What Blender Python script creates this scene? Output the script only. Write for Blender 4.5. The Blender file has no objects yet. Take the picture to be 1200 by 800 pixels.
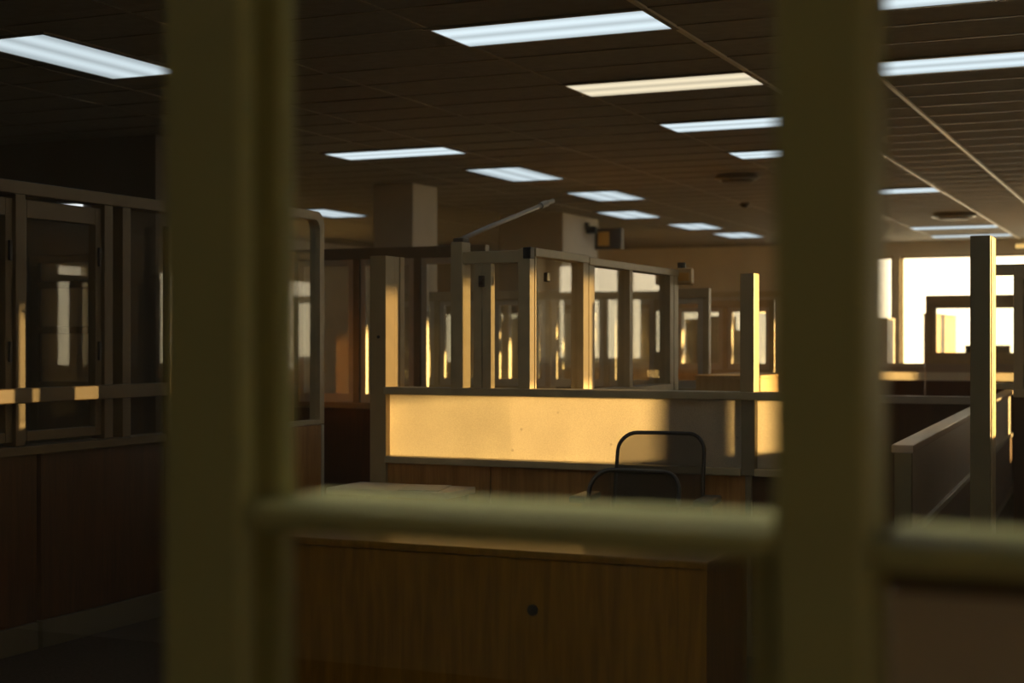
import bpy, bmesh, math, random
from mathutils import Vector, Matrix
random.seed(7)
C = bpy.context.scene.collection
sc = bpy.context.scene
R = math.radians
EYE, CEIL = 1.55, 3.30

# ------------------------------------------------------------------ materials
def mat(name):
    m = bpy.data.materials.new(name); m.use_nodes = True
    nt = m.node_tree; nt.nodes.clear()
    out = nt.nodes.new('ShaderNodeOutputMaterial')
    return m, nt, out
def N(nt, t, **kw):
    n = nt.nodes.new(t)
    for k, v in kw.items():
        if k in n.inputs: n.inputs[k].default_value = v
        else: setattr(n, k, v)
    return n
def rgba(c): return (c[0], c[1], c[2], 1)
def paint(name, col, rough=.45, var=.12, scale=9., spec=.5, metal=0., stretch=(1, 1, 1), bump=0.):
    """painted or laminated surface: colour mottled by a noise, optional fine bump"""
    m, nt, out = mat(name); L = nt.links
    p = N(nt, 'ShaderNodeBsdfPrincipled', Roughness=rough, Metallic=metal)
    p.inputs['Specular IOR Level'].default_value = spec
    tc = N(nt, 'ShaderNodeTexCoord'); mp = N(nt, 'ShaderNodeMapping'); mp.inputs['Scale'].default_value = stretch
    nz = N(nt, 'ShaderNodeTexNoise', Scale=scale, Detail=5.)
    rp = N(nt, 'ShaderNodeValToRGB')
    rp.color_ramp.elements[0].position = .3; rp.color_ramp.elements[1].position = .7
    rp.color_ramp.elements[0].color = rgba([c*(1-var) for c in col]); rp.color_ramp.elements[1].color = rgba([c*(1+var) for c in col])
    L.new(tc.outputs['Object'], mp.inputs['Vector']); L.new(mp.outputs['Vector'], nz.inputs['Vector'])
    L.new(nz.outputs['Fac'], rp.inputs['Fac']); L.new(rp.outputs['Color'], p.inputs['Base Color'])
    if bump:
        b = N(nt, 'ShaderNodeBump', Strength=bump, Distance=.002); n2 = N(nt, 'ShaderNodeTexNoise', Scale=scale*25, Detail=3.)
        L.new(mp.outputs['Vector'], n2.inputs['Vector']); L.new(n2.outputs['Fac'], b.inputs['Height']); L.new(b.outputs['Normal'], p.inputs['Normal'])
    L.new(p.outputs['BSDF'], out.inputs['Surface'])
    return m
def wood(name, dark, light, rough=.4, scale=5.):
    """vertical-grain veneer"""
    m, nt, out = mat(name); L = nt.links
    p = N(nt, 'ShaderNodeBsdfPrincipled', Roughness=rough)
    tc = N(nt, 'ShaderNodeTexCoord'); mp = N(nt, 'ShaderNodeMapping'); mp.inputs['Scale'].default_value = (6, 6, .5)
    nz = N(nt, 'ShaderNodeTexNoise', Scale=scale, Detail=8., Distortion=.6)
    mp2 = N(nt, 'ShaderNodeMapping'); mp2.inputs['Scale'].default_value = (40, 40, 1.2)
    n2 = N(nt, 'ShaderNodeTexNoise', Scale=4., Detail=4.)
    mx = N(nt, 'ShaderNodeMath', operation='MULTIPLY_ADD'); mx.inputs[1].default_value = .35
    rp = N(nt, 'ShaderNodeValToRGB')
    rp.color_ramp.elements[0].position = .45; rp.color_ramp.elements[1].position = .85
    rp.color_ramp.elements[0].color = rgba(dark); rp.color_ramp.elements[1].color = rgba(light)
    L.new(tc.outputs['Object'], mp.inputs['Vector']); L.new(mp.outputs['Vector'], nz.inputs['Vector'])
    L.new(tc.outputs['Object'], mp2.inputs['Vector']); L.new(mp2.outputs['Vector'], n2.inputs['Vector'])
    L.new(n2.outputs['Fac'], mx.inputs[0]); L.new(nz.outputs['Fac'], mx.inputs[2])
    L.new(mx.outputs['Value'], rp.inputs['Fac']); L.new(rp.outputs['Color'], p.inputs['Base Color'])
    L.new(p.outputs['BSDF'], out.inputs['Surface'])
    return m
def glass(name, tint=(.985, .99, .98), rough=.0, dirt=.0, boost=1.0, streak=(6, 6, .6)):
    """clear pane: straight transmission plus Fresnel reflection, with a thin uneven film of dust"""
    m, nt, out = mat(name); L = nt.links
    tr = N(nt, 'ShaderNodeBsdfTransparent', Color=rgba(tint)); gl = N(nt, 'ShaderNodeBsdfGlossy', Roughness=rough)
    fr = N(nt, 'ShaderNodeFresnel', IOR=1.5); mu = N(nt, 'ShaderNodeMath', operation='MULTIPLY'); mu.inputs[1].default_value = boost; mu.use_clamp = True
    mx = N(nt, 'ShaderNodeMixShader')
    # the ray goes straight through both faces, so the inner face takes the inverse index and reflects no more than the outer
    ge = N(nt, 'ShaderNodeNewGeometry'); io = N(nt, 'ShaderNodeMapRange'); io.inputs['To Min'].default_value = 1.5; io.inputs['To Max'].default_value = 1/1.5
    L.new(ge.outputs['Backfacing'], io.inputs['Value']); L.new(io.outputs['Result'], fr.inputs['IOR'])
    L.new(fr.outputs['Fac'], mu.inputs[0]); L.new(mu.outputs['Value'], mx.inputs['Fac'])
    L.new(tr.outputs['BSDF'], mx.inputs[1]); L.new(gl.outputs['BSDF'], mx.inputs[2])
    last = mx
    if dirt:
        tc = N(nt, 'ShaderNodeTexCoord'); mp = N(nt, 'ShaderNodeMapping'); mp.inputs['Scale'].default_value = streak
        nz = N(nt, 'ShaderNodeTexNoise', Scale=3., Detail=6.)
        mr = N(nt, 'ShaderNodeMapRange'); mr.inputs['From Min'].default_value = .4; mr.inputs['From Max'].default_value = .8
        mr.inputs['To Min'].default_value = dirt*.3; mr.inputs['To Max'].default_value = dirt
        tl = N(nt, 'ShaderNodeBsdfTranslucent', Color=(.8, .78, .7, 1)); df = N(nt, 'ShaderNodeBsdfDiffuse', Color=(.8, .78, .7, 1))
        md = N(nt, 'ShaderNodeMixShader', Fac=.5); m2 = N(nt, 'ShaderNodeMixShader')
        L.new(tl.outputs['BSDF'], md.inputs[1]); L.new(df.outputs['BSDF'], md.inputs[2])
        L.new(tc.outputs['Object'], mp.inputs['Vector']); L.new(mp.outputs['Vector'], nz.inputs['Vector']); L.new(nz.outputs['Fac'], mr.inputs['Value'])
        L.new(mr.outputs['Result'], m2.inputs['Fac']); L.new(last.outputs['Shader'], m2.inputs[1]); L.new(md.outputs['Shader'], m2.inputs[2]); last = m2
    L.new(last.outputs['Shader'], out.inputs['Surface'])
    return m
def frosted(name, col=(.92, .86, .72), diff=.3):
    """obscured sheet: scatters the light that falls on its far side, pebbled, with specks of dirt"""
    m, nt, out = mat(name); L = nt.links
    tc = N(nt, 'ShaderNodeTexCoord')
    nz = N(nt, 'ShaderNodeTexNoise', Scale=160., Detail=2.); n2 = N(nt, 'ShaderNodeTexNoise', Scale=3., Detail=5.)
    vo = N(nt, 'ShaderNodeTexVoronoi', Scale=9., Randomness=1.)
    r1 = N(nt, 'ShaderNodeMapRange'); r1.inputs['From Min'].default_value = .3; r1.inputs['From Max'].default_value = .7; r1.inputs['To Min'].default_value = .84; r1.inputs['To Max'].default_value = 1.
    r2 = N(nt, 'ShaderNodeMapRange'); r2.inputs['From Min'].default_value = .3; r2.inputs['From Max'].default_value = .7; r2.inputs['To Min'].default_value = .86; r2.inputs['To Max'].default_value = 1.
    r3 = N(nt, 'ShaderNodeMapRange'); r3.inputs['From Min'].default_value = .04; r3.inputs['From Max'].default_value = .09; r3.inputs['To Min'].default_value = .72; r3.inputs['To Max'].default_value = 1.
    a = N(nt, 'ShaderNodeMath', operation='MULTIPLY'); b = N(nt, 'ShaderNodeMath', operation='MULTIPLY')
    vm = N(nt, 'ShaderNodeVectorMath', operation='SCALE'); vm.inputs[0].default_value = col
    tl = N(nt, 'ShaderNodeBsdfTranslucent'); df = N(nt, 'ShaderNodeBsdfDiffuse'); gl = N(nt, 'ShaderNodeBsdfGlossy', Roughness=.3)
    md = N(nt, 'ShaderNodeMixShader', Fac=diff); mg = N(nt, 'ShaderNodeMixShader'); fr = N(nt, 'ShaderNodeFresnel', IOR=1.4)
    for t in (nz, n2, vo): L.new(tc.outputs['Object'], t.inputs['Vector'])
    L.new(nz.outputs['Fac'], r1.inputs['Value']); L.new(n2.outputs['Fac'], r2.inputs['Value']); L.new(vo.outputs['Distance'], r3.inputs['Value'])
    L.new(r1.outputs['Result'], a.inputs[0]); L.new(r2.outputs['Result'], a.inputs[1]); L.new(a.outputs['Value'], b.inputs[0]); L.new(r3.outputs['Result'], b.inputs[1])
    L.new(b.outputs['Value'], vm.inputs['Scale'])
    L.new(vm.outputs['Vector'], tl.inputs['Color']); L.new(vm.outputs['Vector'], df.inputs['Color'])
    L.new(tl.outputs['BSDF'], md.inputs[1]); L.new(df.outputs['BSDF'], md.inputs[2])
    L.new(fr.outputs['Fac'], mg.inputs['Fac']); L.new(md.outputs['Shader'], mg.inputs[1]); L.new(gl.outputs['BSDF'], mg.inputs[2])
    L.new(mg.outputs['Shader'], out.inputs['Surface'])
    return m
def lamp(name, col, strength, axis=None):
    """lit prismatic diffuser; the two tubes behind it show as brighter bands"""
    m, nt, out = mat(name); L = nt.links
    em = N(nt, 'ShaderNodeEmission', Color=rgba(col), Strength=strength)
    if axis is not None:
        tc = N(nt, 'ShaderNodeTexCoord'); sp = N(nt, 'ShaderNodeSeparateXYZ')
        ab = N(nt, 'ShaderNodeMath', operation='ABSOLUTE'); su = N(nt, 'ShaderNodeMath', operation='SUBTRACT'); su.inputs[1].default_value = .12
        a2 = N(nt, 'ShaderNodeMath', operation='ABSOLUTE'); mr = N(nt, 'ShaderNodeMapRange', interpolation_type='SMOOTHSTEP')
        mr.inputs['From Min'].default_value = 0; mr.inputs['From Max'].default_value = .14; mr.inputs['To Min'].default_value = strength*1.15; mr.inputs['To Max'].default_value = strength*.72
        L.new(tc.outputs['Object'], sp.inputs[0]); L.new(sp.outputs[axis], ab.inputs[0]); L.new(ab.outputs[0], su.inputs[0]); L.new(su.outputs[0], a2.inputs[0])
        L.new(a2.outputs[0], mr.inputs['Value']); L.new(mr.outputs['Result'], em.inputs['Strength'])
    L.new(em.outputs['Emission'], out.inputs['Surface'])
    return m
def mesh_fabric(name, col, opacity):
    """open chair netting"""
    m, nt, out = mat(name); L = nt.links
    tr = N(nt, 'ShaderNodeBsdfTransparent'); df = N(nt, 'ShaderNodeBsdfDiffuse', Color=rgba(col))
    tc = N(nt, 'ShaderNodeTexCoord'); nz = N(nt, 'ShaderNodeTexNoise', Scale=400., Detail=1.)
    mr = N(nt, 'ShaderNodeMapRange'); mr.inputs['From Min'].default_value = .3; mr.inputs['From Max'].default_value = .7; mr.inputs['To Min'].default_value = opacity-.06; mr.inputs['To Max'].default_value = opacity+.06
    mx = N(nt, 'ShaderNodeMixShader')
    L.new(tc.outputs['Object'], nz.inputs['Vector']); L.new(nz.outputs['Fac'], mr.inputs['Value']); L.new(mr.outputs['Result'], mx.inputs['Fac'])
    L.new(tr.outputs['BSDF'], mx.inputs[1]); L.new(df.outputs['BSDF'], mx.inputs[2]); L.new(mx.outputs['Shader'], out.inputs['Surface'])
    return m

M = dict(
    olive=paint('olive_paint', (.31, .305, .125), .5, .06, 5),
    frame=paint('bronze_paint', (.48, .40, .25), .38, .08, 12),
    bronze=paint('grey_bronze', (.46, .38, .235), .42, .08, 12),
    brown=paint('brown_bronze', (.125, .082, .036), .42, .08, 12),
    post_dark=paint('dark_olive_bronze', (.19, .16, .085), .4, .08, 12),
    tan=paint('tan_paint', (.40, .30, .16), .42, .07, 10),
    frame_dark=paint('dark_bronze', (.22, .18, .11), .4, .1, 12),
    pale=paint('pale_frame', (.58, .55, .46), .45, .06, 12),
    wood=wood('oak_veneer', (.30, .135, .03), (.50, .25, .065)),
    redwood=wood('red_veneer', (.042, .014, .004), (.095, .034, .009)),
    gold_wood=wood('maple_veneer', (.50, .33, .14), (.62, .44, .21)),
    laminate=paint('grey_laminate', (.42, .37, .31), .35, .06, 6),
    desk=wood('desk_veneer', (.14, .066, .005), (.25, .125, .012), .28),
    pale_top=paint('pale_laminate', (.62, .58, .52), .35, .05, 6),
    glass=glass('clear_glass', dirt=.014),
    glass_near=glass('dusty_glass', (.975, .98, .965), dirt=.010, boost=1.0, streak=(14, 14, .7)),
    glass_out=glass('window_glass', (.99, .99, .99)),
    frost=frosted('frosted_glass', (.99, .95, .86), .1),
    frost_grey=frosted('grey_obscured_glass', (.66, .61, .50), .5),
    ceil=paint('ceiling_tile', (.33, .315, .285), .9, .08, 14, .2, bump=.5),
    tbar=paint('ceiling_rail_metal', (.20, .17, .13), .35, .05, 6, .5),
    tbar_glint=paint('glint_ceiling_rail', (.75, .70, .60), .35, .05, 6, .5),  # window glint on the two runners put into a pale colour
    wall=paint('wall_plaster', (.60, .56, .47), .8, .05, 3, .3),
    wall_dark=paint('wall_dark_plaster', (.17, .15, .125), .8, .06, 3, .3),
    pillar=paint('pillar_plaster', (.52, .47, .38), .7, .05, 3, .3),
    floor=paint('carpet', (.085, .065, .048), .95, .25, 60, .1, bump=.6),
    plinth=paint('plinth_metal', (.14, .115, .07), .45, .08, 8),
    black=paint('black_plastic', (.018, .017, .016), .42, .1, 20),
    seat=paint('charcoal_fabric', (.028, .027, .027), .9, .2, 90, .2, bump=.5),
    net=mesh_fabric('chair_netting', (.022, .021, .02), .62),
    screen=mesh_fabric('sun_dimming_mesh', (.45, .42, .36), .52),
    chrome=paint('chrome', (.72, .70, .66), .16, .03, 4, .5, 1.0),
    cool=None, amber=paint('amber_plastic', (.62, .33, .06), .4, .05, 6),
    dark_brown=paint('dark_brown_metal', (.075, .055, .038), .5, .1, 8),
    paper=paint('paper', (.60, .56, .48), .7, .12, 25),
    grey_metal=paint('grey_metal', (.30, .29, .27), .4, .06, 6, .5),
)
M['lamp_x'] = lamp('cool_diffuser', (.78, .91, 1.0), 1.0, 'Y')
M['lamp_y'] = lamp('cool_diffuser_along', (.78, .91, 1.0), .85, 'X')
M['lamp_w'] = lamp('warm_diffuser', (1.0, .86, .62), .95, 'Y')
M['lamp_fill'] = lamp('fill_diffuser', (1.0, .90, .68), 18.0, 'Y')  # fill lamp, far stronger than its neighbours, added to brighten the near rail
M['lamp_s'] = lamp('strip_tube', (.9, .95, 1.0), 1.2)
M['lamp_g'] = lamp('amber_lens', (1.0, .62, .2), 1.0)

# ------------------------------------------------------------------ mesh helpers
def box(bm, x0, x1, y0, y1, z0, z1, bev=.0):
    t = bmesh.new()
    bmesh.ops.create_cube(t, size=1)
    bmesh.ops.transform(t, matrix=Matrix.Translation(((x0+x1)/2, (y0+y1)/2, (z0+z1)/2)) @ Matrix.Diagonal((abs(x1-x0), abs(y1-y0), abs(z1-z0), 1)), verts=t.verts)
    b = min(bev, .3*min(abs(x1-x0), abs(y1-y0), abs(z1-z0)))
    if b > 0: bmesh.ops.bevel(t, geom=t.edges[:], offset=b, segments=2, affect='EDGES', profile=.5)
    merge(bm, t)
def merge(bm, t):
    me = bpy.data.meshes.new('t'); t.to_mesh(me); t.free(); bm.from_mesh(me); bpy.data.meshes.remove(me)
def tube(bm, pts, r, seg=10, closed=False, r2=None):
    """sweep a round section along points"""
    pts = [Vector(p) for p in pts]; n = len(pts); rings = []
    up = Vector((0, 0, 1))
    prev = None
    for i, p in enumerate(pts):
        a = pts[(i-1) % n] if (closed or i > 0) else p
        b = pts[(i+1) % n] if (closed or i < n-1) else p
        d = (b-a).normalized()
        if prev is None:
            s = d.cross(up)
            if s.length < .05: s = d.cross(Vector((0, 1, 0)))
        else: s = prev - d*prev.dot(d)
        s.normalize(); prev = s; t = d.cross(s)
        rr = r if r2 is None else r + (r2-r)*i/(n-1)
        rings.append([bm.verts.new(p + (s*math.cos(k*2*math.pi/seg) + t*math.sin(k*2*math.pi/seg))*rr) for k in range(seg)])
    for i in range(n if closed else n-1):
        A, B = rings[i], rings[(i+1) % n]
        if closed and i == n-1:   # best alignment of the closing ring
            k0 = min(range(seg), key=lambda k: (B[k].co-A[0].co).length); B = B[k0:]+B[:k0]
        for k in range(seg): bm.faces.new((A[k], A[(k+1) % seg], B[(k+1) % seg], B[k]))
    if not closed:
        bm.faces.new(rings[0][::-1]); bm.faces.new(rings[-1])
def cyl(bm, c, r, h, seg=20, axis='Z', r2=None):
    t = bmesh.new()
    bmesh.ops.create_cone(t, cap_ends=True, segments=seg, radius1=r, radius2=r if r2 is None else r2, depth=h)
    rot = Matrix() if axis == 'Z' else (Matrix.Rotation(math.pi/2, 4, 'Y') if axis == 'X' else Matrix.Rotation(math.pi/2, 4, 'X'))
    bmesh.ops.transform(t, matrix=Matrix.Translation(c) @ rot, verts=t.verts)
    merge(bm, t)
def obj(name, bm, m, parent=None, smooth=False):
    bmesh.ops.recalc_face_normals(bm, faces=bm.faces[:])
    me = bpy.data.meshes.new(name); bm.to_mesh(me); bm.free()
    me.materials.append(m)
    if smooth:
        for p in me.polygons: p.use_smooth = True
    o = bpy.data.objects.new(name, me); C.objects.link(o)
    if parent is not None: o.parent = parent
    return o
def boxes(name, m, parent, bs, bev=.003):
    bm = bmesh.new()
    for b in bs: box(bm, *b, bev)
    return obj(name, bm, m, parent)
def thing(name, label, cat, loc=(0, 0, 0), rotz=0., group=None):
    o = bpy.data.objects.new(name, None); C.objects.link(o); o.empty_display_size = .1
    o.location = loc; o.rotation_euler = (0, 0, rotz)
    o['label'] = label; o['category'] = cat
    if group: o['group'] = group
    return o
def tag(o, label, cat, group=None, kind=None):
    o['label'] = label; o['category'] = cat
    if group: o['group'] = group
    if kind: o['kind'] = kind
    return o
def struct(name, m, bs, label=None, bev=0., parent=None):
    o = boxes(name, m, parent, bs, bev)
    if parent is None:
        o['kind'] = 'structure'
        if label: o['label'] = label
        o['category'] = name.split('_')[0]
    return o

# ------------------------------------------------------------------ the room
XL, XR, YN, YF = -14., 5., -3.5, 27.
struct('floor', M['floor'], [(XL-.2, XR+.2, YN-.2, YF+.2, -.1, 0)], 'dark brown carpet floor of the office')
struct('ceiling', M['ceil'], [(XL-.2, XR+.2, YN-.2, YF+.2, CEIL, CEIL+.1)], 'low suspended tile ceiling over the whole office')
grid = bmesh.new()
LX = [-13.62, -12.36, -11.10, -9.84, -8.58, -7.32, -6.69, -6.07, -5.13, -3.87, -.58, .68, 1.94, 3.2, 4.46]
for x in LX: box(grid, x-.012, x+.012, YN, YF, CEIL-.006, CEIL)
y = 7.5 - 22*.5
while y < YF:
    box(grid, XL, XR, y-.010, y+.010, CEIL-.005, CEIL); y += .5
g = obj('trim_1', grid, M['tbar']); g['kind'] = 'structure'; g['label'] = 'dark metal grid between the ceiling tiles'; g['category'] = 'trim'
struct('trim_2', M['tbar_glint'], [(-2.605, -2.575, YN, YF, CEIL-.012, CEIL), (-1.865, -1.835, YN, YF, CEIL-.012, CEIL)], 'two metal ceiling runners, window glint put into their pale colour')

# left wall, back wall behind the camera
struct('wall_left', M['wall'], [(XL-.2, XL, YN, YF, 0, CEIL)], 'plain plaster wall far to the left')
struct('wall_near', M['wall'], [(XL, XR, YN-.2, YN, 0, CEIL)], 'wall behind the camera')

# far wall with windows
WZ0, WZ1 = .95, 3.06
far_windows = [(-5.9, -4.72), (-4.6, -2.2), (-2.0, .2), (.9, 3.3), (3.5, 4.8)]
bs = [(XL, XR, YF, YF+.25, 0, WZ0), (XL, XR, YF, YF+.25, WZ1, CEIL)]
xs = [XL] + [v for w in far_windows for v in w] + [XR]
for i in range(0, len(xs), 2): bs.append((xs[i], xs[i+1], YF, YF+.25, WZ0, WZ1))
struct('wall_far', M['wall'], bs, 'far plaster wall with the bright windows')
def window(n, x0, x1, axis, at, label):
    """a glazed opening: outer frame with a transom, and its pane"""
    f = .05
    if axis == 'X':
        fr = [(x0, x0+f, at+.06, at+.14, WZ0, WZ1), (x1-f, x1, at+.06, at+.14, WZ0, WZ1), (x0, x1, at+.06, at+.14, WZ0, WZ0+f), (x0, x1, at+.06, at+.14, WZ1-f, WZ1)]
        pn = [(x0+f, x1-f, at+.095, at+.103, WZ0+f, WZ1-f)]
    else:
        fr = [(at+.06, at+.14, x0, x0+f, WZ0, WZ1), (at+.06, at+.14, x1-f, x1, WZ0, WZ1), (at+.06, at+.14, x0, x1, WZ0, WZ0+f), (at+.06, at+.14, x0, x1, WZ1-f, WZ1)]
        pn = [(at+.095, at+.103, x0+f, x1-f, WZ0+f, WZ1-f)]
    w = struct('window_%d' % n, M['frame'], fr, label, .004)
    boxes('window_pane', M['glass_out'], w, pn, 0)
names = ['narrow far window at the left end of the bright row', 'wide bright far window above the low partitions', 'bright far window right of the widest one', 'far window near the right wall', 'far window in the right corner']
for i, (a, b) in enumerate(far_windows): window(i+1, a, b, 'X', YF, names[i])
# right wall with windows
right_windows = [(-2.6, -1.5), (11.2, 12.60), (12.715, 14.3), (18.1, 18.9), (20.6, 22.2), (22.5, 26.6)]  # unseen first opening added so sun bounces onto the near frame
WZ1 = 2.76
bs = [(XR, XR+.25, YN, YF+.25, 0, WZ0), (XR, XR+.25, YN, YF+.25, WZ1, CEIL)]
ys = [YN] + [v for w in right_windows for v in w] + [YF+.25]
for i in range(0, len(ys), 2): bs.append((XR, XR+.25, ys[i], ys[i+1], WZ0, WZ1))
struct('wall_right', M['wall'], bs, 'right wall with the windows the low sun comes through')
for i, (a, b) in enumerate(right_windows): window(6+i, a, b, 'Y', XR, ['added unseen first', 'second', 'third', 'fourth', 'fifth', 'sixth'][i] + ' window along the right wall')

t = thing('sun_dimming_blind', 'unseen half lowered mesh blind added at the third right window to dim the sun', 'blind', (XR, 12.77, 2.10))  # unseen blind added to soften the sun on the posts
boxes('cloth', M['screen'], t, [(-.031, -.030, 0, 1.48, .02, .64)], 0)
boxes('bottom_bar', M['grey_metal'], t, [(-.036, -.024, 0, 1.48, 0, .02)], .003)
bm = bmesh.new(); cyl(bm, (-.03, .74, .64), .026, 1.48, 16, 'Y'); obj('roller', bm, M['grey_metal'], t, True)

# dark cross wall on the left, behind the tall partition, with a door standing in for a window reflection
DX0, DX1 = -9.35, -8.55
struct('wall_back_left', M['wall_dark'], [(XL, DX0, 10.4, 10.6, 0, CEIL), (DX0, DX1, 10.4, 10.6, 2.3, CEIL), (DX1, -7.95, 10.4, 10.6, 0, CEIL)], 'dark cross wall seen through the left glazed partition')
d = struct('door_reflection', M['frame_dark'], [(DX0, DX0+.1, 10.44, 10.52, 0, 2.3), (DX1-.1, DX1, 10.44, 10.52, 0, 2.3), (DX0+.1, DX1-.1, 10.44, 10.52, 0, 1.2), (DX0+.1, DX1-.1, 10.44, 10.52, 1.62, 1.68), (DX0+.1, DX1-.1, 10.44, 10.52, 2.02, 2.08), (DX0+.1, DX1-.1, 10.44, 10.52, 2.24, 2.3)], 'added dark door whose three panes stand in for a window reflection', .004)
boxes('door_pane', M['frost'], d, [(DX0+.1, DX1-.1, 10.475, 10.483, 1.2, 2.24)], 0)
bm = bmesh.new(); tube(bm, [(DX1-.13, 10.40, 1.05), (DX1-.13, 10.37, 1.05), (DX1-.24, 10.37, 1.05)], .009); obj('door_handle', bm, M['grey_metal'], d, True)
bm = bmesh.new(); cyl(bm, (DX1-.13, 10.43, 1.05), .03, .012, 20, 'Y'); obj('door_rose', bm, M['grey_metal'], d)

# pillars
def pillar(name, x0, x1, y0, y1, label):
    bm = bmesh.new(); box(bm, x0, x1, y0, y1, 0, CEIL, .015); box(bm, x0-.012, x1+.012, y0-.012, y1+.012, 0, .12, .004)
    o = obj(name, bm, M['pillar']); o['kind'] = 'structure'; o['label'] = label; o['category'] = 'pillar'
pillar('pillar', -8.3, -7.6, 11.2, 11.9, 'pale square pillar at the end of the dark cross wall')
pillar('pillar.001', -8.27, -7.77, 14.7, 15.3, 'pale square pillar behind the bright sunlit post')
pillar('pillar.002', -8.65, -7.70, 18.9, 20.25, 'broad pale pillar carrying the amber box')

# ------------------------------------------------------------------ ceiling lights
def ceiling_light(x0, x1, y0, y1, m, label, group):
    cx, cy = (x0+x1)/2, (y0+y1)/2; w, h = (x1-x0)/2, (y1-y0)/2
    t = thing('ceiling_light', label, 'ceiling light', (cx, cy, CEIL-.012), 0, group)
    boxes('frame', M['tbar'], t, [(-w-.02, w+.02, -h-.02, -h+.01, -.002, .011), (-w-.02, w+.02, h-.01, h+.02, -.002, .011), (-w-.02, -w+.01, -h+.01, h-.01, -.002, .011), (w-.01, w+.02, -h+.01, h-.01, -.002, .011)], 0)
    boxes('diffuser', M[m], t, [(-w+.01, w-.01, -h+.01, h-.01, .002, .010)], 0)
    return t
gr = 'recessed fluorescent panels in the ceiling'
lights = [
 (-3.87, -2.60, 7.5, 8.03, 'lamp_x', 'large cool white ceiling panel nearest the middle, in front of the warm one'),
 (-3.87, -2.60, 9.5, 10.03, 'lamp_w', 'the one warm yellowish ceiling panel'),
 (-3.87, -2.60, 11.5, 12.03, 'lamp_x', 'cool ceiling panel just behind the warm one'),
 (-3.87, -2.60, 13.5, 14.03, 'lamp_x', 'cool ceiling panel second behind the warm one'),
 (-3.87, -2.60, 17.5, 18.03, 'lamp_x', 'short looking cool ceiling panel right of the near right post, before the round vent'),
 (-3.87, -2.60, 23.5, 24.03, 'lamp_x', 'thin far ceiling panel behind the round ceiling vent'),
 (-3.87, -2.60, 25.5, 26.03, 'lamp_x', 'farthest ceiling panel, just above the bright window'),
 (-7.32, -6.07, 12.05, 12.58, 'lamp_x', 'cool ceiling panel lying crosswise in front of the far pillars'),
 (-6.69, -6.07, 13.75, 14.98, 'lamp_y', 'lengthwise ceiling panel just right of the crosswise one'),
 (-6.65, -6.02, 16.38, 17.5, 'lamp_y', 'lengthwise ceiling panel directly behind the diagonal pole end'),
 (-7.28, -6.70, 19.0, 20.15, 'lamp_y', 'lengthwise ceiling panel above the amber box'),
 (-7.07, -6.50, 21.4, 22.55, 'lamp_y', 'lengthwise ceiling panel second from the far wall'),
 (-7.00, -6.40, 23.5, 24.65, 'lamp_y', 'lengthwise ceiling panel nearest the far wall'),
 (-10.95, -10.35, 17.1, 18.3, 'lamp_y', 'ceiling panel at far left behind the rounded partition frame'),
 (-6.50, -5.90, 6.70, 8.05, 'lamp_y', 'large lengthwise ceiling panel left of the near left post'),
 (-1.84, -.58, 7.5, 8.03, 'lamp_x', 'ceiling panel cut by the top edge right of the near right post'),
 (-1.84, -.58, 9.5, 10.03, 'lamp_x', 'large cool ceiling panel right of the near right post'),
 (-3.87, -2.60, 5.5, 6.03, 'lamp_x', 'added unseen ceiling panel above the desk and chairs'),  # this and the next three: unseen, added to light the middle area
 (-3.87, -2.60, 3.5, 4.03, 'lamp_x', 'added unseen ceiling panel between the near frame and the desk'),
 (-1.84, -.58, 5.5, 6.03, 'lamp_x', 'added unseen ceiling panel above the aisle by the tall post'),
 (-1.84, -.58, 3.5, 4.03, 'lamp_x', 'added unseen ceiling panel above the aisle behind the near frame'),
 (-1.84, -.58, 1.5, 2.03, 'lamp_fill', 'unseen fill panel added over the near frame to brighten its rail'),
 (-3.10, -1.84, -.5, .03, 'lamp_x', 'added ceiling panel behind the camera'),  # this and the next: unseen, added to light the near frame
 (.68, 1.94, -.5, .03, 'lamp_x', 'added ceiling panel behind the camera to the right'),
]
for a in lights: ceiling_light(*a, gr)
t = thing('strip_light', 'small bright strip light hung high on the dark cross wall', 'strip light', (-8.83, 10.4, 2.72))
boxes('housing', M['grey_metal'], t, [(-.13, .13, -.06, 0, .018, .05)], .004)
boxes('tube', M['lamp_s'], t, [(-.12, .12, -.05, -.012, -.012, .018)], .004)
# vents, dome, sprinkler on the ceiling
def vent(x, y, r, label):
    t = thing('ceiling_vent', label, 'ceiling vent', (x, y, CEIL-.012), 0, 'round ceiling vents')
    bm = bmesh.new(); cyl(bm, (0, 0, -.012), r, .05, 32, 'Z', r*.9); obj('collar', bm, M['tbar'], t, False)
    bm = bmesh.new(); cyl(bm, (0, 0, -.055), r*.62, .035, 32, 'Z', r*.75); obj('cone', bm, M['dark_brown'], t, False)
    bm = bmesh.new(); tube(bm, [(r*.8*math.cos(a*math.pi/16), r*.8*math.sin(a*math.pi/16), -.042) for a in range(32)], .012, 8, True); obj('ring', bm, M['grey_metal'], t, True)
vent(-2.9, 21.3, .30, 'round dark ceiling vent above the bright far window')
vent(-4.3, 15.4, .24, 'round dark ceiling vent left of the near right post')
def dome(x, y, label):
    t = thing('smoke_detector', label, 'detector', (x, y, CEIL-.006))
    bm = bmesh.new(); cyl(bm, (0, 0, -.008), .06, .028, 24); obj('base', bm, M['dark_brown'], t)
    bm = bmesh.new(); cyl(bm, (0, 0, -.035), .03, .03, 24, 'Z', .05); obj('head', bm, M['black'], t)
dome(-5.1, 18.6, 'small dark smoke detector on the ceiling left of the near right post')

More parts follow.
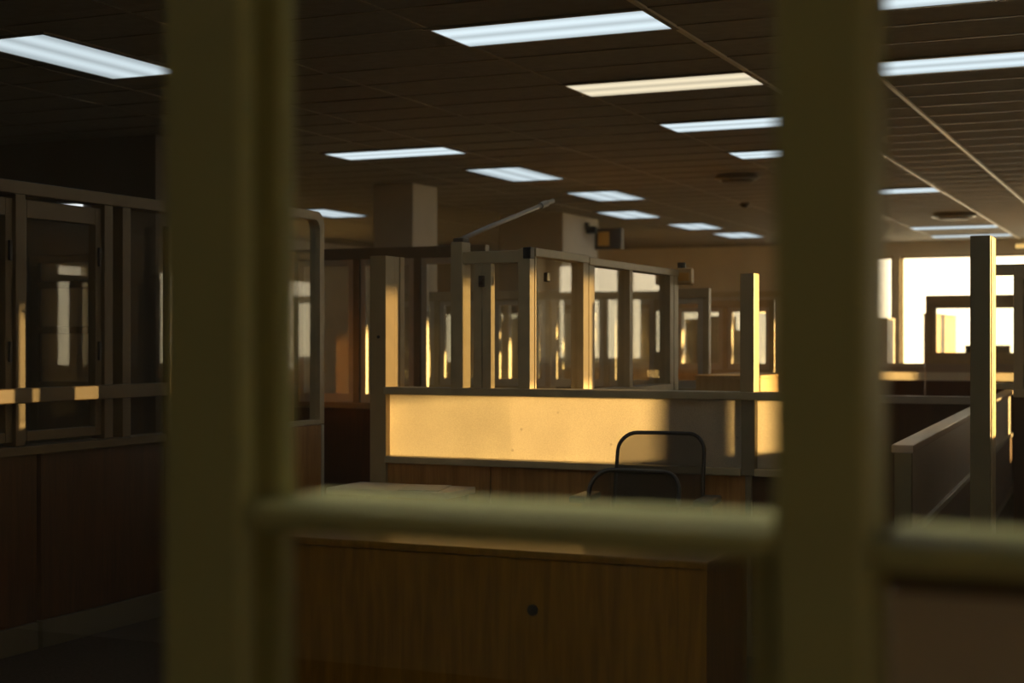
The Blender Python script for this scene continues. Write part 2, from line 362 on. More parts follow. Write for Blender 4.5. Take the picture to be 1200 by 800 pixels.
# ------------------------------------------------------------------ partitions
def partition(name, label, cat, loc, rotz, parts, group=None):
    """parts: (part name, material, [boxes in the run's own frame: along, across, up], bevel)"""
    t = thing(name, label, cat, loc, rotz, group)
    for p in parts:
        boxes(p[0], M[p[1]], t, p[2], p[3] if len(p) > 3 else .004)
    return t

# --- the sunlit cross partition with frosted panels (front face y = 7.25)
F = thing('frosted_partition', 'partition with a glowing golden frosted panel over wood behind the chairs', 'partition', (-4.1, 7.25, 0))
def FX(x): return x+4.1
boxes('post', M['tan'], F, [(0, .1, 0, .10, 0, 2.02), (.0, .096, .104, .165, 0, 2.02), (0, .1, .169, .22, 0, 2.02)], .004)
boxes('post', M['bronze'], F, [(FX(-3.604), FX(-3.537), 0, .11, 1.30, 2.083)], .004)
p = boxes('post', M['frame'], F, [(FX(-3.21), FX(-3.14), 0, .06, 1.30, 2.035)], .004)
boxes('cap', M['black'], p, [(FX(-3.18), FX(-3.135), -.004, .05, 1.985, 2.045)], .004)
boxes('post', M['tan'], F, [(FX(-2.012), FX(-1.94), 0, .10, 1.30, 1.887)], .004)
boxes('post', M['frame_dark'], F, [(FX(-2.005), FX(-1.935), -.005, .09, .89, 1.30)], .006)
boxes('post', M['frame_dark'], F, [(FX(-1.985), FX(-1.955), .0, .08, 0, .89)], .003)
boxes('post', M['frame_dark'], F, [(FX(-1.46), FX(-1.38), 0, .1, 0, 1.30)], .003)
boxes('top_rail', M['bronze'], F, [(.1, FX(-1.38), -.03, .11, 1.262, 1.302)], .006)
boxes('ledge', M['frame'], F, [(.1, FX(-2.005), -.02, .10, .888, .925), (FX(-1.935), FX(-1.46), -.02, .10, .888, .925)], .005)
boxes('frosted_panel', M['frost'], F, [(.1, FX(-2.005), .045, .053, .925, 1.262)], 0)
boxes('frosted_panel', M['frost'], F, [(FX(-1.935), FX(-1.46), .045, .053, .925, 1.262)], 0)
wp = []
for a, b in ((.1, .72), (.726, 1.40), (1.406, FX(-1.985))): wp.append((a, b, .02, .07, .10, .888))
boxes('wood_panel', M['wood'], F, wp, .002)
boxes('wood_panel', M['redwood'], F, [(FX(-1.955), FX(-1.46), .02, .07, .10, .888)], .002)
boxes('plinth', M['plinth'], F, [(.1, FX(-1.985), .0, .08, 0, .10), (FX(-1.955), FX(-1.46), .0, .08, 0, .10)], .003)
bm = bmesh.new(); cyl(bm, (.055, -.001, 1.575), .009, .006, 16, 'Y'); obj('screw_cap', bm, M['black'], F)
# glazed bay between the middle posts
boxes('door_rail', M['frame'], F, [(FX(-3.537), FX(-3.21), .01, .07, 1.965, 2.03)], .004)
s = boxes('door_stile', M['frame'], F, [(FX(-3.475), FX(-3.425), .01, .06, 1.302, 1.965), (FX(-3.421), FX(-3.37), .01, .06, 1.302, 1.965)], .003)
bm = bmesh.new(); box(bm, FX(-3.435), FX(-3.405), -.012, .01, 1.84, 1.90, .004); tube(bm, [(FX(-3.42), -.005, 1.865), (FX(-3.42), -.03, 1.865), (FX(-3.39), -.034, 1.885)], .006); obj('latch', bm, M['dark_brown'], s)
boxes('glass_pane', M['glass'], F, [(FX(-3.37), FX(-3.21), .03, .036, 1.302, 1.965)], 0)
boxes('glass_pane', M['glass'], F, [(FX(-3.537), FX(-3.475), .03, .036, 1.302, 1.965)], 0)

# --- the free-standing post and the glossy post on the right
T = thing('tall_post', 'tall square post whose edge catches the sun, right of the near right post', 'post', (-.868, 7.33, 0))
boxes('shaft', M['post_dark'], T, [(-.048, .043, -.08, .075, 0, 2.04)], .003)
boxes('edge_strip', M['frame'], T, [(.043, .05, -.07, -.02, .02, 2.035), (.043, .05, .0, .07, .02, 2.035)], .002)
boxes('foot', M['plinth'], T, [(-.052, .054, -.084, .079, 0, .06)], .003)

# --- glazed partition running back from it (sun side x = -3.14)
D = thing('glazed_partition', 'row of clear glazed bays running back behind the golden frosted panel', 'partition', (-3.14, 7.32, 0))
def DY(y): return y-7.32
for a, b in ((8.02, 8.10), (8.11, 8.2), (8.80, 8.86), (9.60, 9.68), (9.69, 9.78)):
    boxes('post', M['bronze'], D, [(-.08, 0, DY(a), DY(b), 0, 2.02)], .004)
boxes('post', M['bronze'], D, [(-.06, 0, 0, .02, 1.30, 2.02)], .004)
boxes('top_rail', M['frame'], D, [(-.085, .005, 0, DY(8.1), 2.0, 2.045)], .004)
boxes('top_rail', M['frame'], D, [(-.085, .005, DY(8.11), DY(9.78), 1.99, 2.035)], .004)
boxes('sill', M['frame'], D, [(-.1, .02, DY(8.2), DY(9.6), 1.22, 1.27)], .004)
boxes('wood_panel', M['wood'], D, [(-.06, -.02, DY(8.2), DY(9.6), .1, 1.22)], .002)
boxes('plinth', M['plinth'], D, [(-.07, 0, .05, DY(9.6), 0, .1)], .002)
for a, b in ((7.37, 8.02), (8.2, 8.80), (8.86, 9.60)):
    boxes('glass_pane', M['glass'], D, [(-.043, -.037, DY(a), DY(b), .1 if a < 8 else 1.27, 1.995)], 0)
boxes('catch', M['black'], D, [(0, .025, DY(7.43), DY(7.47), 1.87, 1.92)], .006)
J = thing('junction_box', 'small beige box with a dark knob on the partition end post', 'box', (-3.11, 9.80, 2.035))
boxes('body', M['gold_wood'], J, [(-.06, .06, -.02, .05, -.10, .012)], .01)
boxes('face_plate', M['amber'], J, [(-.045, .045, -.026, -.02, -.075, -.02)], .003)
bm = bmesh.new(); cyl(bm, (-.02, .015, .03), .028, .04, 16); obj('knob', bm, M['black'], J)

# --- tall partition on the left (sun side x = -5.28)
Lp = thing('tall_partition', 'dark tall glazed partition over wood panels at the left edge', 'partition', (-5.28, 3.2, 0))
def LY(y): return y-3.2
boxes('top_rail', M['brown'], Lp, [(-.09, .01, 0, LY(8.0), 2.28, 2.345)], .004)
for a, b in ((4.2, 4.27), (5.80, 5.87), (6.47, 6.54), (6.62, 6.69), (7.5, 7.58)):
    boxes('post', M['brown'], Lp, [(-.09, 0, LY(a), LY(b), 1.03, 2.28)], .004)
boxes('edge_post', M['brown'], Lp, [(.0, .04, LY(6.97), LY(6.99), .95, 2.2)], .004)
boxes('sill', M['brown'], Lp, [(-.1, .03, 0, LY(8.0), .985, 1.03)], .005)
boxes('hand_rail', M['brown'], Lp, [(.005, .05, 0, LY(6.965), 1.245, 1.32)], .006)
for a, b in ((5.87, 6.47), (4.27, 5.80)):
    s = boxes('sash', M['brown'], Lp, [(-.07, -.02, LY(a), LY(a)+.03, 1.05, 2.26), (-.07, -.02, LY(b)-.05, LY(b), 1.05, 2.26), (-.07, -.02, LY(a)+.03, LY(b)-.05, 1.05, 1.10), (-.07, -.02, LY(a)+.03, LY(b)-.05, 2.17, 2.26)], .004)
    boxes('sash_pane', M['glass'], s, [(-.048, -.042, LY(a)+.03, LY(b)-.05, 1.10, 2.17)], 0)
    boxes('hinge', M['black'], s, [(-.02, -.005, LY(b)-.035, LY(b)-.015, 1.95, 2.05), (-.02, -.005, LY(b)-.035, LY(b)-.015, 1.45, 1.55)], .003)
boxes('glass_pane', M['glass'], Lp, [(-.048, -.042, LY(6.69), LY(7.5), 1.03, 2.28)], 0)
boxes('glass_pane', M['glass'], Lp, [(-.048, -.042, LY(7.58), LY(8.0), 1.03, 2.28)], 0)
boxes('wood_panel', M['redwood'], Lp, [(-.07, -.01, 0, LY(5.96), .14, .985), (-.07, -.01, LY(5.99), LY(7.0), .14, .985), (-.07, -.01, LY(7.01), LY(8.0), .14, .985)], .003)
boxes('plinth', M['plinth'], Lp, [(-.08, .0, 0, LY(5.96), 0, .135), (-.08, .0, LY(5.99), LY(8.0), 0, .135)], .004)
# --- its end bay with the rounded head
E_ = thing('rounded_partition', 'glazed partition end bay with a rounded top corner over wood', 'partition', (-5.28, 8.02, 0))
bm = bmesh.new()
path_o, path_i = [], []
W, ZT, ZB = .70, 2.415, 1.0
def frame_loop(inset):
    r = .09-inset*.5; y0, y1, z0, z1 = inset*.6, W-inset, ZB+inset*.5, ZT-inset
    pts = [(y0, z0)]
    pts += [(y0, z1)]
    for k in range(9):
        a = math.pi/2*(1-k/8); pts.append((y1-r+r*math.cos(a), z1-r+r*math.sin(a)))
    pts += [(y1, z0)]
    return pts
o_, i_ = frame_loop(0), frame_loop(.055)
n = len(o_); vs = []
for x in (.0, -.08):
    vs.append([[bm.verts.new((x, *p)) for p in o_], [bm.verts.new((x, *p)) for p in i_]])
for k in range(n):
    k2 = (k+1) % n
    bm.faces.new((vs[0][0][k], vs[0][0][k2], vs[0][1][k2], vs[0][1][k])); bm.faces.new((vs[1][0][k], vs[1][1][k], vs[1][1][k2], vs[1][0][k2]))
    bm.faces.new((vs[0][0][k], vs[1][0][k], vs[1][0][k2], vs[0][0][k2])); bm.faces.new((vs[0][1][k], vs[0][1][k2], vs[1][1][k2], vs[1][1][k]))
obj('frame', bm, M['frame'], E_)
boxes('glass_pane', M['glass'], E_, [(-.043, -.037, .035, W-.057, ZB+.03, ZT-.057)], 0)
boxes('wood_panel', M['wood'], E_, [(-.07, -.005, 0, W-.03, .14, ZB-.005)], .003)
boxes('edge_strip', M['pale'], E_, [(-.08, .0, W-.027, W, 0, ZB-.005)], .003)
boxes('plinth', M['plinth'], E_, [(-.08, 0, 0, W-.03, 0, .135)], .003)

# --- tall cross partition behind (y = 10.6)
def cross(name, label, x0, x1, y, zt, sill, mull, low='redwood', sash='pale', fr='frame', thick=.07, group=None, strip=False):
    t = thing(name, label, 'partition', (x0, y, 0), 0, group)
    w = x1-x0
    boxes('top_rail', M[fr], t, [(0, w, -thick/2, thick/2, zt-.09, zt)], .004)
    boxes('sill', M[fr], t, [(0, w, -thick/2-.02, thick/2+.02, sill-.05, sill)], .004)
    xs = [0] + [m_-x0 for m_ in mull] + [w]
    for i, q in enumerate(xs):
        a, b = (q, q+.06) if i == 0 else ((q-.06, q) if i == len(xs)-1 else (q-.03, q+.03))
        boxes('post', M[fr], t, [(a, b, -thick/2, thick/2, sill, zt-.09)], .004)
    for i in range(len(xs)-1):
        a = xs[i] + (.06 if i == 0 else .03); b = xs[i+1] - (.06 if i == len(xs)-2 else .03)
        f = .05
        s = boxes('sash', M[sash], t, [(a, a+f, -.02, .02, sill, zt-.09), (b-f, b, -.02, .02, sill, zt-.09), (a+f, b-f, -.02, .02, sill, sill+f+.02), (a+f, b-f, -.02, .02, zt-.09-f, zt-.09)], .003)
        boxes('sash_pane', M['glass'], s, [(a+f, b-f, -.003, .003, sill+f+.02, zt-.09-f)], 0)
    if strip:      # a narrow obscured light between the panels
        boxes('upper_panel', M['laminate'], t, [(0, w, -.03, .03, 1.215, sill-.05)], .002)
        boxes('obscured_strip', M['frost'], t, [(0, w, -.004, .004, 1.125, 1.215)], 0)
    boxes('lower_panel', M[low], t, [(.0, w, -.03, .03, .1, 1.125 if strip else sill-.05)], .003)
    boxes('plinth', M['plinth'], t, [(0, w, -.035, .035, 0, .1)], .003)
    return t
cross('tall_partition', 'tall glazed cross partition left of the bright sunlit post', -7.25, -4.95, 10.6, 2.30, 1.06, [-6.68, -6.1, -5.55], sash='pale', fr='frame_dark')
cross('glazed_partition', 'pale framed glazed partition seen behind the middle glazed bays', -7.4, -4.0, 13.4, 2.04, 1.12, [-6.8, -6.2, -5.6, -5.0, -4.5], low='wood')
cross('glazed_partition', 'far glazed partition between the glazed bays and the short square post', -7.6, -4.4, 17.4, 2.04, 1.22, [-6.75, -5.62, -5.0], low='gold_wood')
cross('glazed_partition', 'farthest glazed partition below the far plaster wall', -9.6, -5.2, 22.0, 2.30, 1.1, [-8.9, -8.2, -7.5, -6.8, -6.0], low='wood')
cross('glazed_partition', 'glazed partition with an open frame in front of the far bright window', -2.60, -.55, 16.9, 2.05, 1.36, [-1.55], low='redwood', sash='frame', fr='frame', strip=True)
Rp = cross('glazed_partition', 'partition frame at the right edge behind the tall post', -1.02, -.30, 10.25, 2.05, 1.24, [-.62], low='redwood', sash='frame', fr='frame')
w_ = boxes('side_sash', M['frame'], Rp, [(-.25, -.21, -.03, .03, 1.24, 2.05), (-.21, 0, -.03, .03, 1.98, 2.05), (-.21, 0, -.03, .03, 1.24, 1.28)], .004)
boxes('sash_pane', M['glass'], w_, [(-.21, 0, -.003, .003, 1.28, 1.98)], 0)
cross('tall_partition', 'tall glazed partition on the window side of the aisle', 1.3, 4.7, 24.2, 2.4, 1.2, [2.0, 2.75, 3.4, 4.0], low='gold_wood')
# lengthwise glazed partitions far back
def length(label, x, y0, y1, zt, sill, mull, low='wood', group=None):
    t = thing('glazed_partition', label, 'partition', (x, y0, 0), 0, group); w = y1-y0
    boxes('top_rail', M['pale'], t, [(-.035, .035, 0, w, zt-.08, zt)], .004)
    boxes('sill', M['pale'], t, [(-.05, .05, 0, w, sill-.05, sill)], .004)
    ys = [0]+[q-y0 for q in mull]+[w]
    for i, q in enumerate(ys):
        a, b = (q, q+.07) if i == 0 else ((q-.07, q) if i == len(ys)-1 else (q-.035, q+.035))
        boxes('post', M['pale'], t, [(-.035, .035, a, b, sill, zt-.08)], .004)
    for i in range(len(ys)-1):
        boxes('glass_pane', M['glass'], t, [(-.003, .003, ys[i]+(.07 if i == 0 else .035), ys[i+1]-(.07 if i == len(ys)-2 else .035), sill, zt-.08)], 0)
    boxes('lower_panel', M[low], t, [(-.03, .03, 0, w, .1, sill-.05)], .003)
    boxes('plinth', M['plinth'], t, [(-.035, .035, 0, w, 0, .1)], .003)
length('lengthwise glazed partition seen through the pale framed one', -6.9, 13.5, 16.9, 2.04, 1.1, [14.4, 15.3, 16.1])
length('lengthwise glazed partition far back beside the broad pillar', -5.6, 17.5, 21.8, 2.04, 1.12, [18.6, 19.7, 20.8])

# --- low capped partition on the right
ang = math.atan2(16.3-7.36, -1.66+1.24)
K = thing('low_partition', 'low grey capped partition running back past the tall post', 'partition', (-1.24, 7.36, 0), ang)
KL = 8.9
boxes('cap', M['laminate'], K, [(0, KL, -.05, .055, 1.015, 1.055)], .006)
boxes('obscured_panel', M['frost_grey'], K, [(.05, KL, -.012, -.004, .62, 1.015)], 0)
boxes('end_post', M['post_dark'], K, [(0, .05, -.04, .04, 0, 1.015)], .004)
boxes('lower_rail', M['grey_metal'], K, [(.05, KL, -.035, .035, .585, .62)], .004)
boxes('wood_panel', M['redwood'], K, [(.05, KL, -.025, .025, .08, .585)], .003)
boxes('plinth', M['plinth'], K, [(.05, KL, -.03, .03, 0, .08)], .003)
# unseen low screen added across the aisle to keep sun off the capped one
K2 = thing('low_partition', 'unseen low wood partition added to shade the grey capped one', 'partition', (1.0, 8.2, 0))
boxes('cap', M['laminate'], K2, [(-.05, .05, 0, 9.5, 1.24, 1.28)], .006)
boxes('wood_panel', M['wood'], K2, [(-.025, .025, 0, 9.5, .08, 1.24)], .003)
boxes('plinth', M['plinth'], K2, [(-.03, .03, 0, 9.5, 0, .08)], .003)

# --- low screens in the distance on the right
Z = thing('low_partition', 'far low screen with a thin glowing strip, left of the open frame below the bright window', 'partition', (-3.40, 16.9, 0))
boxes('cap', M['pale'], Z, [(0, .79, -.03, .05, 1.27, 1.31)], .004)
boxes('upper_panel', M['laminate'], Z, [(0, .79, -.02, .0, 1.215, 1.27)], .002)
boxes('glowing_strip', M['frost'], Z, [(0, .79, -.012, -.006, 1.125, 1.215)], 0)
boxes('lower_panel', M['redwood'], Z, [(0, .79, -.02, .02, .08, 1.125)], .002)
boxes('plinth', M['plinth'], Z, [(0, .79, -.02, .02, 0, .08)], .002)
Z = thing('low_partition', 'low dark screen with a grey cap left of the capped partition', 'partition', (-2.98, 12.2, 0))
boxes('cap', M['laminate'], Z, [(0, 1.5, -.04, .04, 1.06, 1.12)], .004)
boxes('lower_panel', M['redwood'], Z, [(0, 1.5, -.02, .02, .08, 1.06)], .002)
boxes('plinth', M['plinth'], Z, [(0, 1.5, -.02, .02, 0, .08)], .002)

# ------------------------------------------------------------------ cabinets, boards, boxes
def cabinet(label, x0, x1, y0, y1, h, m, ndoor, name='cabinet'):
    t = thing(name, label, 'cabinet', (x1, y0, 0))
    w, L_ = x1-x0, y1-y0
    boxes('body', M[m], t, [(-w, -.02, 0, L_, .06, h-.025)], .004)
    boxes('top', M[m], t, [(-w-.01, .005, -.01, L_+.01, h-.025, h)], .004)
    boxes('plinth', M['dark_brown'], t, [(-w+.02, -.03, .02, L_-.02, 0, .06)], .002)
    for i in range(ndoor):
        a, b = L_*i/ndoor+.004, L_*(i+1)/ndoor-.004
        d = boxes('door', M[m], t, [(-.02, 0, a, b, .07, h-.03)], .002)
        yy = b-.05 if i % 2 == 0 else a+.05
        bm = bmesh.new(); tube(bm, [(0, yy, h*.5), (.025, yy, h*.5), (.025, yy, h*.5+.12), (0, yy, h*.5+.12)], .005, 8); obj('handle', bm, M['grey_metal'], d)
    return t
cabinet('tall wooden cabinet behind the glass of the rounded partition', -7.15, -6.55, 9.6, 10.35, 2.27, 'wood', 2, 'tall_cabinet')
cabinet('tall pale cabinet glowing gold in the sun below the far bright window', -3.34, -3.2, 21.5, 23.7, 1.94, 'gold_wood', 2, 'tall_cabinet')
cabinet('low cabinet lit gold just right of the short square post', -3.75, -3.2, 12.15, 13.5, 1.27, 'gold_wood', 2)
cabinet('pale narrow cabinet with a sunlit top left of the far tall gold one', -4.55, -4.05, 22.6, 23.3, 1.9, 'pale', 1)
cabinet('grey cabinet at the left end of the far window', -5.14, -4.62, 21.0, 22.6, 1.72, 'laminate', 2)
# boxes on the grey cabinet
b_ = boxes('document_box', M['paper'], None, [(-.2, .2, -.25, .25, 0, .20)], .008); b_.location = (-4.88, 21.6, 1.72); tag(b_, 'pale paper box lying on the grey far cabinet', 'box')
# far monitor on a desk
def desk(name, label, x0, x1, y0, y1, h, top, panel):
    t = thing(name, label, 'desk', ((x0+x1)/2, (y0+y1)/2, 0)); w, d_ = (x1-x0)/2, (y1-y0)/2
    boxes('desk_top', M[top], t, [(-w, w, -d_, d_, h-.03, h)], .006)
    boxes('modesty_panel', M[panel], t, [(-w+.03, w-.03, -d_+.012, -d_+.032, .12, h-.03)], .003)
    for sx in (-1, 1):
        boxes('leg', M[panel], t, [(sx*(w-.015)-.015, sx*(w-.015)+.015, -d_+.01, d_-.03, 0, h-.03)], .003)
    return t
desk('office_desk', 'far desk below the bright window carrying a dark monitor', -2.9, -1.4, 20.0, 20.8, .78, 'pale_top', 'laminate')
t = thing('monitor', 'dark monitor on the far desk below the bright window', 'monitor', (-2.35, 20.35, .78))
boxes('screen', M['black'], t, [(-.28, .28, -.02, .02, .34, .72)], .006)
boxes('back_shell', M['black'], t, [(-.18, .18, .02, .06, .40, .66)], .01)
boxes('neck', M['black'], t, [(-.03, .03, .02, .05, .02, .45)], .004)
boxes('foot', M['black'], t, [(-.12, .12, -.09, .11, 0, .02)], .006)
desk('office_desk', 'grey desk behind the tall glazed cross partition', -6.9, -5.3, 11.3, 12.0, .76, 'pale_top', 'laminate')
# hutch / printer behind mid glazed partition
t = thing('printer', 'grey office printer on the pale counter desk behind the glazed bays', 'printer', (-4.9, 12.6, .76))
desk('office_desk', 'pale counter desk behind the middle glazed bays', -5.6, -4.2, 12.2, 12.95, .76, 'pale_top', 'wood')
boxes('body', M['grey_metal'], t, [(-.24, .24, -.2, .2, .0, .34)], .015)
boxes('paper_tray', M['pale'], t, [(-.17, .17, -.26, -.2, .05, .08)], .004)
boxes('lid', M['black'], t, [(-.23, .23, -.19, .19, .34, .39)], .01)

# near desk, side table
Dk = thing('office_desk', 'wooden desk with a tall front panel behind the near rail', 'desk', (-2.615, 5.72, 0))
boxes('desk_top', M['desk'], Dk, [(-1.0, .99, -.31, .31, .70, .73)], .005)
fp = boxes('front_panel', M['desk'], Dk, [(-.98, .985, -.30, -.275, .06, .70)], .003)
bm = bmesh.new(); cyl(bm, (.28, -.303, .50), .022, .008, 24, 'Y'); obj('cable_hole', bm, M['black'], fp)
boxes('side_panel', M['desk'], Dk, [(-.985, -.96, -.275, .28, 0, .70)], .003)
boxes('side_panel', M['desk'], Dk, [(.955, .98, -.275, .28, 0, .70)], .003)
t = thing('side_table', 'pale topped side table at the foot of the sunlit post', 'table', (-3.78, 7.0, 0))
boxes('table_top', M['pale_top'], t, [(-.34, .36, -.18, .18, .75, .785)], .006)
for sx in (-1, 1):
    for sy in (-1, 1): boxes('leg', M['frame_dark'], t, [(sx*.31-.015, sx*.31+.015, sy*.15-.015, sy*.15+.015, 0, .75)], .003)
pt = boxes('paper_sheet', M['paper'], None, [(-.11, .11, -.15, .15, 0, .006)], 0); pt.location = (-3.62, 6.98, .785); pt.rotation_euler = (0, 0, .25); tag(pt, 'pale paper lying on the side table by the sunlit post', 'paper')

# things on walls and pillars
t = thing('amber_sign', 'amber square box hung on the broad far pillar', 'sign', (-7.70, 20.12, 2.86))
boxes('case', M['dark_brown'], t, [(0, .40, -.02, .10, 0, .30)], .01)
boxes('face', M['amber'], t, [(.05, .22, -.03, -.02, .05, .25)], .004)
t = thing('camera_dome', 'small dark camera bracket high on the broad far pillar', 'camera', (-7.70, 19.75, 3.12))
boxes('bracket', M['dark_brown'], t, [(0, .05, -.04, .04, 0, .1)], .004)
bm = bmesh.new(); cyl(bm, (.09, 0, -.01), .05, .14, 20, 'X'); obj('body', bm, M['black'], t)
t = thing('notice_frame', 'dark framed notice on the wall left of the stand-in door', 'notice', (-9.62, 10.4, 1.5))
boxes('frame', M['black'], t, [(-.2, .2, -.03, 0, -.22, -.19), (-.2, .2, -.03, 0, .19, .22), (-.2, -.17, -.03, 0, -.19, .19), (.17, .2, -.03, 0, -.19, .19)], .004)
boxes('sheet', M['grey_metal'], t, [(-.17, .17, -.012, -.004, -.19, .19)], 0)
t = thing('emergency_light', 'small warm emergency light high on the far wall at the right edge', 'light', (-2.55, 27.0, 3.17))
boxes('housing', M['grey_metal'], t, [(-.13, .13, -.03, 0, -.06, .06)], .01)
boxes('lens', M['lamp_g'], t, [(-.11, .11, -.07, -.03, -.035, .04)], .01)
# diagonal pole
t = thing('diagonal_pole', 'slanting grey metal pole rising from the middle post top', 'pole', (-3.57, 7.30, 2.083))
bm = bmesh.new(); tube(bm, [(0, 0, .014), (.01, .35, .108), (.04, 1.2, .325)], .014, 12); obj('tube', bm, M['grey_metal'], t, True)
bm = bmesh.new(); tube(bm, [(.034, 1.02, .279), (.037, 1.11, .302)], .021, 12); obj('joint', bm, M['grey_metal'], t)
bm = bmesh.new(); box(bm, -.03, .03, -.03, .05, 0, .022, .004); obj('foot', bm, M['dark_brown'], t)

# ------------------------------------------------------------------ chairs
def chair(label, x, y, rz, lift, group, arm=.30):
    t = thing('office_chair', label, 'chair', (x, y, 0), rz, group)
    # faces -y ; backrest at y = +.22
    S = .43 + lift
    bm = bmesh.new(); box(bm, -.23, .23, -.26, .19, S-.035, S+.045, .03)
    for v in bm.verts:
        v.co.z += .03*(v.co.x/.23)**2 - (.03 if v.co.y < -.2 else 0)
    obj('seat', bm, M['seat'], t, True)
    boxes('seat_pan', M['black'], t, [(-.17, .17, -.18, .15, S-.065, S-.03)], .01)
    # back outline: rounded rectangle curving and leaning back
    H0, H1, Wd = S+.08, S+.60, .218
    def back(px, pz):
        f = (pz-H0)/(H1-H0)
        return (px, .215 + .075*f*f + .02*f - .045*(px/Wd)**2 + .045, pz)
    def outline(w, z0, z1, r, rb):
        pts = []
        for cx, cz, a0, rr in ((w-r, z1-r, 0, r), (-w+r, z1-r, 90, r), (-w+rb, z0+rb, 180, rb), (w-rb, z0+rb, 270, rb)):
            for k in range(9):
                a = R(a0+k*90/8); pts.append((cx+rr*math.cos(a), cz+rr*math.sin(a)))
        return pts
    ol = outline(Wd, H0, H1, .085, .07)
    # slight taper to the top
    ol = [(px*(1.0-.03*(pz-H0)/(H1-H0)), pz) for px, pz in ol]
    dense = []
    for i in range(len(ol)):
        a, b = ol[i], ol[(i+1) % len(ol)]
        k = max(1, int(math.dist(a, b)/.05))
        for j in range(k): dense.append((a[0]+(b[0]-a[0])*j/k, a[1]+(b[1]-a[1])*j/k))
    bm = bmesh.new(); tube(bm, [back(*p) for p in dense], .0095, 8, True); obj('back_frame', bm, M['black'], t, True)
    # netting: rings shrinking to the centre
    bm = bmesh.new(); cz = (H0+H1)/2; rings = []
    for q in (1., .8, .55, .3, .1):
        rings.append([bm.verts.new(back(px*q, cz+(pz-cz)*q)) for px, pz in dense])
    nn = len(dense)
    for A, B in zip(rings, rings[1:]):
        for k in range(nn): bm.faces.new((A[k], A[(k+1) % nn], B[(k+1) % nn], B[k]))
    bm.faces.new(rings[-1])
    obj('back_netting', bm, M['net'], t, True)
    bm = bmesh.new(); tube(bm, [(-.17, .245+.03, H0+.17), (-.1, .285, H0+.15), (0, .295, H0+.145), (.1, .285, H0+.15), (.17, .275, H0+.17)], .014, 8); obj('lumbar_bar', bm, M['black'], t, True)
    bm = bmesh.new(); tube(bm, [(0, .12, S-.06), (0, .24, S-.05), (0, .315, S+.05), (0, .318, H0+.16)], .024, 10); obj('back_support', bm, M['black'], t, True)
    for sx in (-1, 1):
        bm = bmesh.new(); box(bm, sx*.29-.042, sx*.29+.042, -.17, .10, S+arm, S+arm+.032, .014); a = obj('armrest', bm, M['black'], t, True)
        bm = bmesh.new(); tube(bm, [(sx*.16, -.02, S-.05), (sx*.27, -.02, S-.04), (sx*.292, -.02, S+.02), (sx*.292, -.02, S+arm+.005)], .017, 10); obj('arm_post', bm, M['black'], a, True)
    bm = bmesh.new(); cyl(bm, (0, 0, (S-.06+.26)/2), .026, S-.06-.26, 18); obj('gas_column', bm, M['chrome'], t, True)
    bm = bmesh.new(); cyl(bm, (0, 0, .19), .042, .16, 20, 'Z', .032); obj('hub', bm, M['black'], t, True)
    bm = bmesh.new(); tube(bm, [(.16, -.05, S-.05), (.25, -.06, S-.055)], .008, 8); obj('lever', bm, M['black'], t, True)
    for k in range(5):
        a = R(72*k+20); c_, s_ = math.cos(a), math.sin(a)
        bm = bmesh.new(); tube(bm, [(.02*c_, .02*s_, .135), (.17*c_, .17*s_, .115), (.30*c_, .30*s_, .085)], .026, 8, False, .016); l = obj('leg', bm, M['chrome'], t, True)
        bm = bmesh.new()
        for o2 in (-.016, .016): cyl(bm, (.30*c_-s_*o2, .30*s_+c_*o2, .03), .03, .018, 16, 'X' if abs(s_) > .7 else 'Y')
        tube(bm, [(.30*c_, .30*s_, .03), (.30*c_, .30*s_, .09)], .008, 8); obj('caster', bm, M['black'], l, True)
    return t
chair('dark mesh office chair against the golden panel, crossed by its shadow edge', -2.29, 6.66, R(6), .075, 'mesh office chairs')
chair('lower dark mesh office chair at the desk, in front of the other chair', -2.195, 5.83, R(-6), -.04, 'mesh office chairs', .19)

# ------------------------------------------------------------------ near frame (olive, out of focus)
Nf = thing('near_partition', 'olive painted window frame close to the camera, out of focus', 'partition', (-.9, 1.35, 0))
def NX(x): return x+.9
boxes('post', M['olive'], Nf, [(NX(-1.023), NX(-.922), 0, .03, 0, 2.6), (NX(-1.02), NX(-.955), .03, .066, 0, 2.6), (NX(-1.02), NX(-.914), .066, .10, 0, 2.6)], .006)
boxes('post', M['olive'], Nf, [(NX(-.345), NX(-.258), 0, .10, 0, 2.6)], .008)
boxes('head_rail', M['olive'], Nf, [(NX(-2.6), NX(1.4), 0, .1, 2.6, 2.68)], .006)
boxes('mid_rail', M['olive'], Nf, [(NX(-.916), NX(-.345), .0, .17, 1.348, 1.378)], .008)
boxes('mid_rail', M['olive'], Nf, [(NX(-.258), NX(1.32), .0, .17, 1.345, 1.373)], .008)
boxes('gap_shade_strip', M['dark_brown'], Nf, [(NX(-.258), NX(1.32), .09, .14, 1.315, 1.345)], .004)  # dark strip put in for the shade in the gap below the rail
boxes('stile', M['olive'], Nf, [(NX(-.372), NX(-.3455), .02, .08, .06, 1.348)], .005)
boxes('bottom_rail', M['olive'], Nf, [(NX(-.916), NX(-.372), .02, .08, 0, .06)], .005)
boxes('lower_panel', M['laminate'], Nf, [(NX(-.258), NX(1.32), .10, .13, 0, 1.315)], .004)
boxes('post', M['olive'], Nf, [(NX(1.32), NX(1.42), 0, .1, 0, 2.6)], .006)
boxes('post', M['olive'], Nf, [(NX(-2.6), NX(-2.5), 0, .1, 0, 2.6)], .006)
boxes('glass_pane', M['glass_near'], Nf, [(NX(-.916), NX(-.345), .07, .076, 1.378, 2.6)], 0)
boxes('glass_pane', M['glass_near'], Nf, [(NX(-.916), NX(-.372), .05, .056, .06, 1.348)], 0)
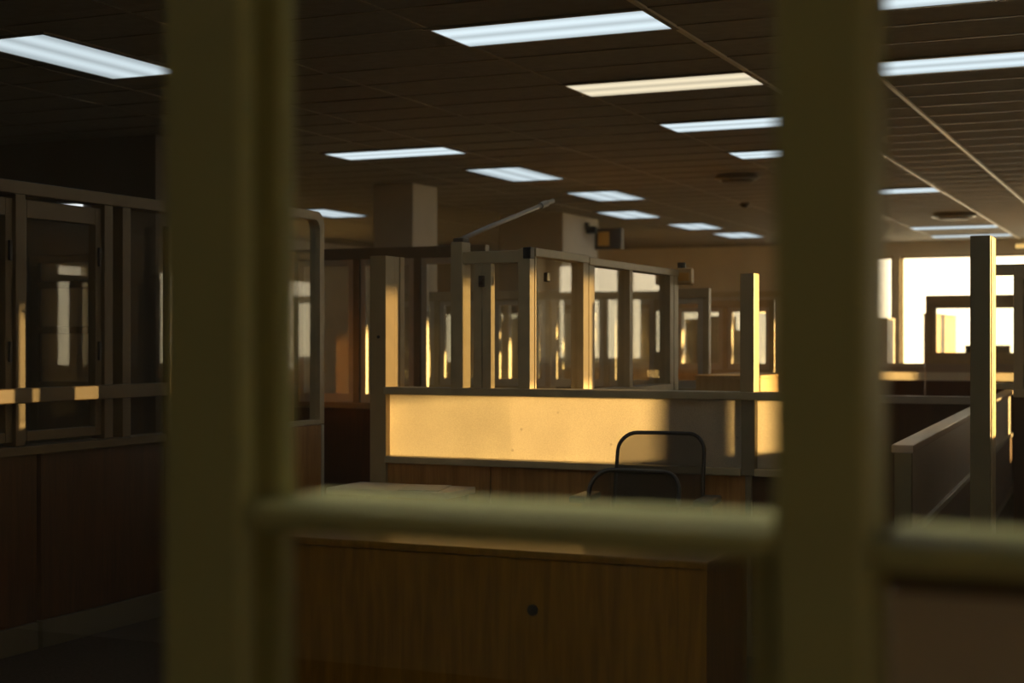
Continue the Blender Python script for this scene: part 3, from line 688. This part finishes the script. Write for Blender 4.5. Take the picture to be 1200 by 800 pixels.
boxes('glass_pane', M['glass_near'], Nf, [(NX(-.258), NX(1.32), .07, .076, 1.373, 2.6)], 0)
boxes('glass_pane', M['glass_near'], Nf, [(NX(-2.5), NX(-1.02), .07, .076, 0, 2.6)], 0)

# ------------------------------------------------------------------ light
w = bpy.data.worlds.new('world'); sc.world = w; w.use_nodes = True
nt = w.node_tree; nt.nodes.clear()
wo = nt.nodes.new('ShaderNodeOutputWorld'); bg = nt.nodes.new('ShaderNodeBackground')
tc = nt.nodes.new('ShaderNodeTexCoord'); sp = nt.nodes.new('ShaderNodeSeparateXYZ'); rp = nt.nodes.new('ShaderNodeValToRGB')
rp.color_ramp.elements[0].position = 0.; rp.color_ramp.elements[0].color = (1, .80, .50, 1)
rp.color_ramp.elements[1].position = .25; rp.color_ramp.elements[1].color = (1, .94, .82, 1)
nt.links.new(tc.outputs['Generated'], sp.inputs[0]); nt.links.new(sp.outputs['Z'], rp.inputs['Fac']); nt.links.new(rp.outputs['Color'], bg.inputs['Color'])
bg.inputs['Strength'].default_value = 3.5
nt.links.new(bg.outputs['Background'], wo.inputs['Surface'])
s = bpy.data.lights.new('sun', 'SUN'); s.energy = 23; s.color = (1.0, .60, .20); s.angle = R(.53)
so = bpy.data.objects.new('sun', s); C.objects.link(so)
az, el = R(54), R(4.5)
dirv = Vector((math.sin(az)*math.cos(el), math.cos(az)*math.cos(el), math.sin(el)))
so.location = dirv*40; so.rotation_euler = dirv.to_track_quat('Z', 'Y').to_euler()

# ------------------------------------------------------------------ camera
cam = bpy.data.cameras.new('camera'); co = bpy.data.objects.new('camera', cam); C.objects.link(co)
co.location = (0, 0, EYE); co.rotation_euler = (R(90), 0, R(24.1))
cam.sensor_width = 36; cam.lens = 36*1767/1200
cam.clip_start = .05; cam.clip_end = 200
cam.dof.use_dof = True; cam.dof.focus_distance = 7.5; cam.dof.aperture_fstop = 2.1
sc.camera = co
vs_ = sc.view_settings
vs_.view_transform = 'Standard'; vs_.look = 'None'; vs_.gamma = 1; vs_.use_curve_mapping = False; vs_.exposure = 0
cy = sc.cycles
cy.max_bounces = 10; cy.diffuse_bounces = 4; cy.glossy_bounces = 4; cy.transparent_max_bounces = 64
cy.use_denoising = True; cy.sample_clamp_indirect = 4; cy.caustics_reflective = False; cy.caustics_refractive = False
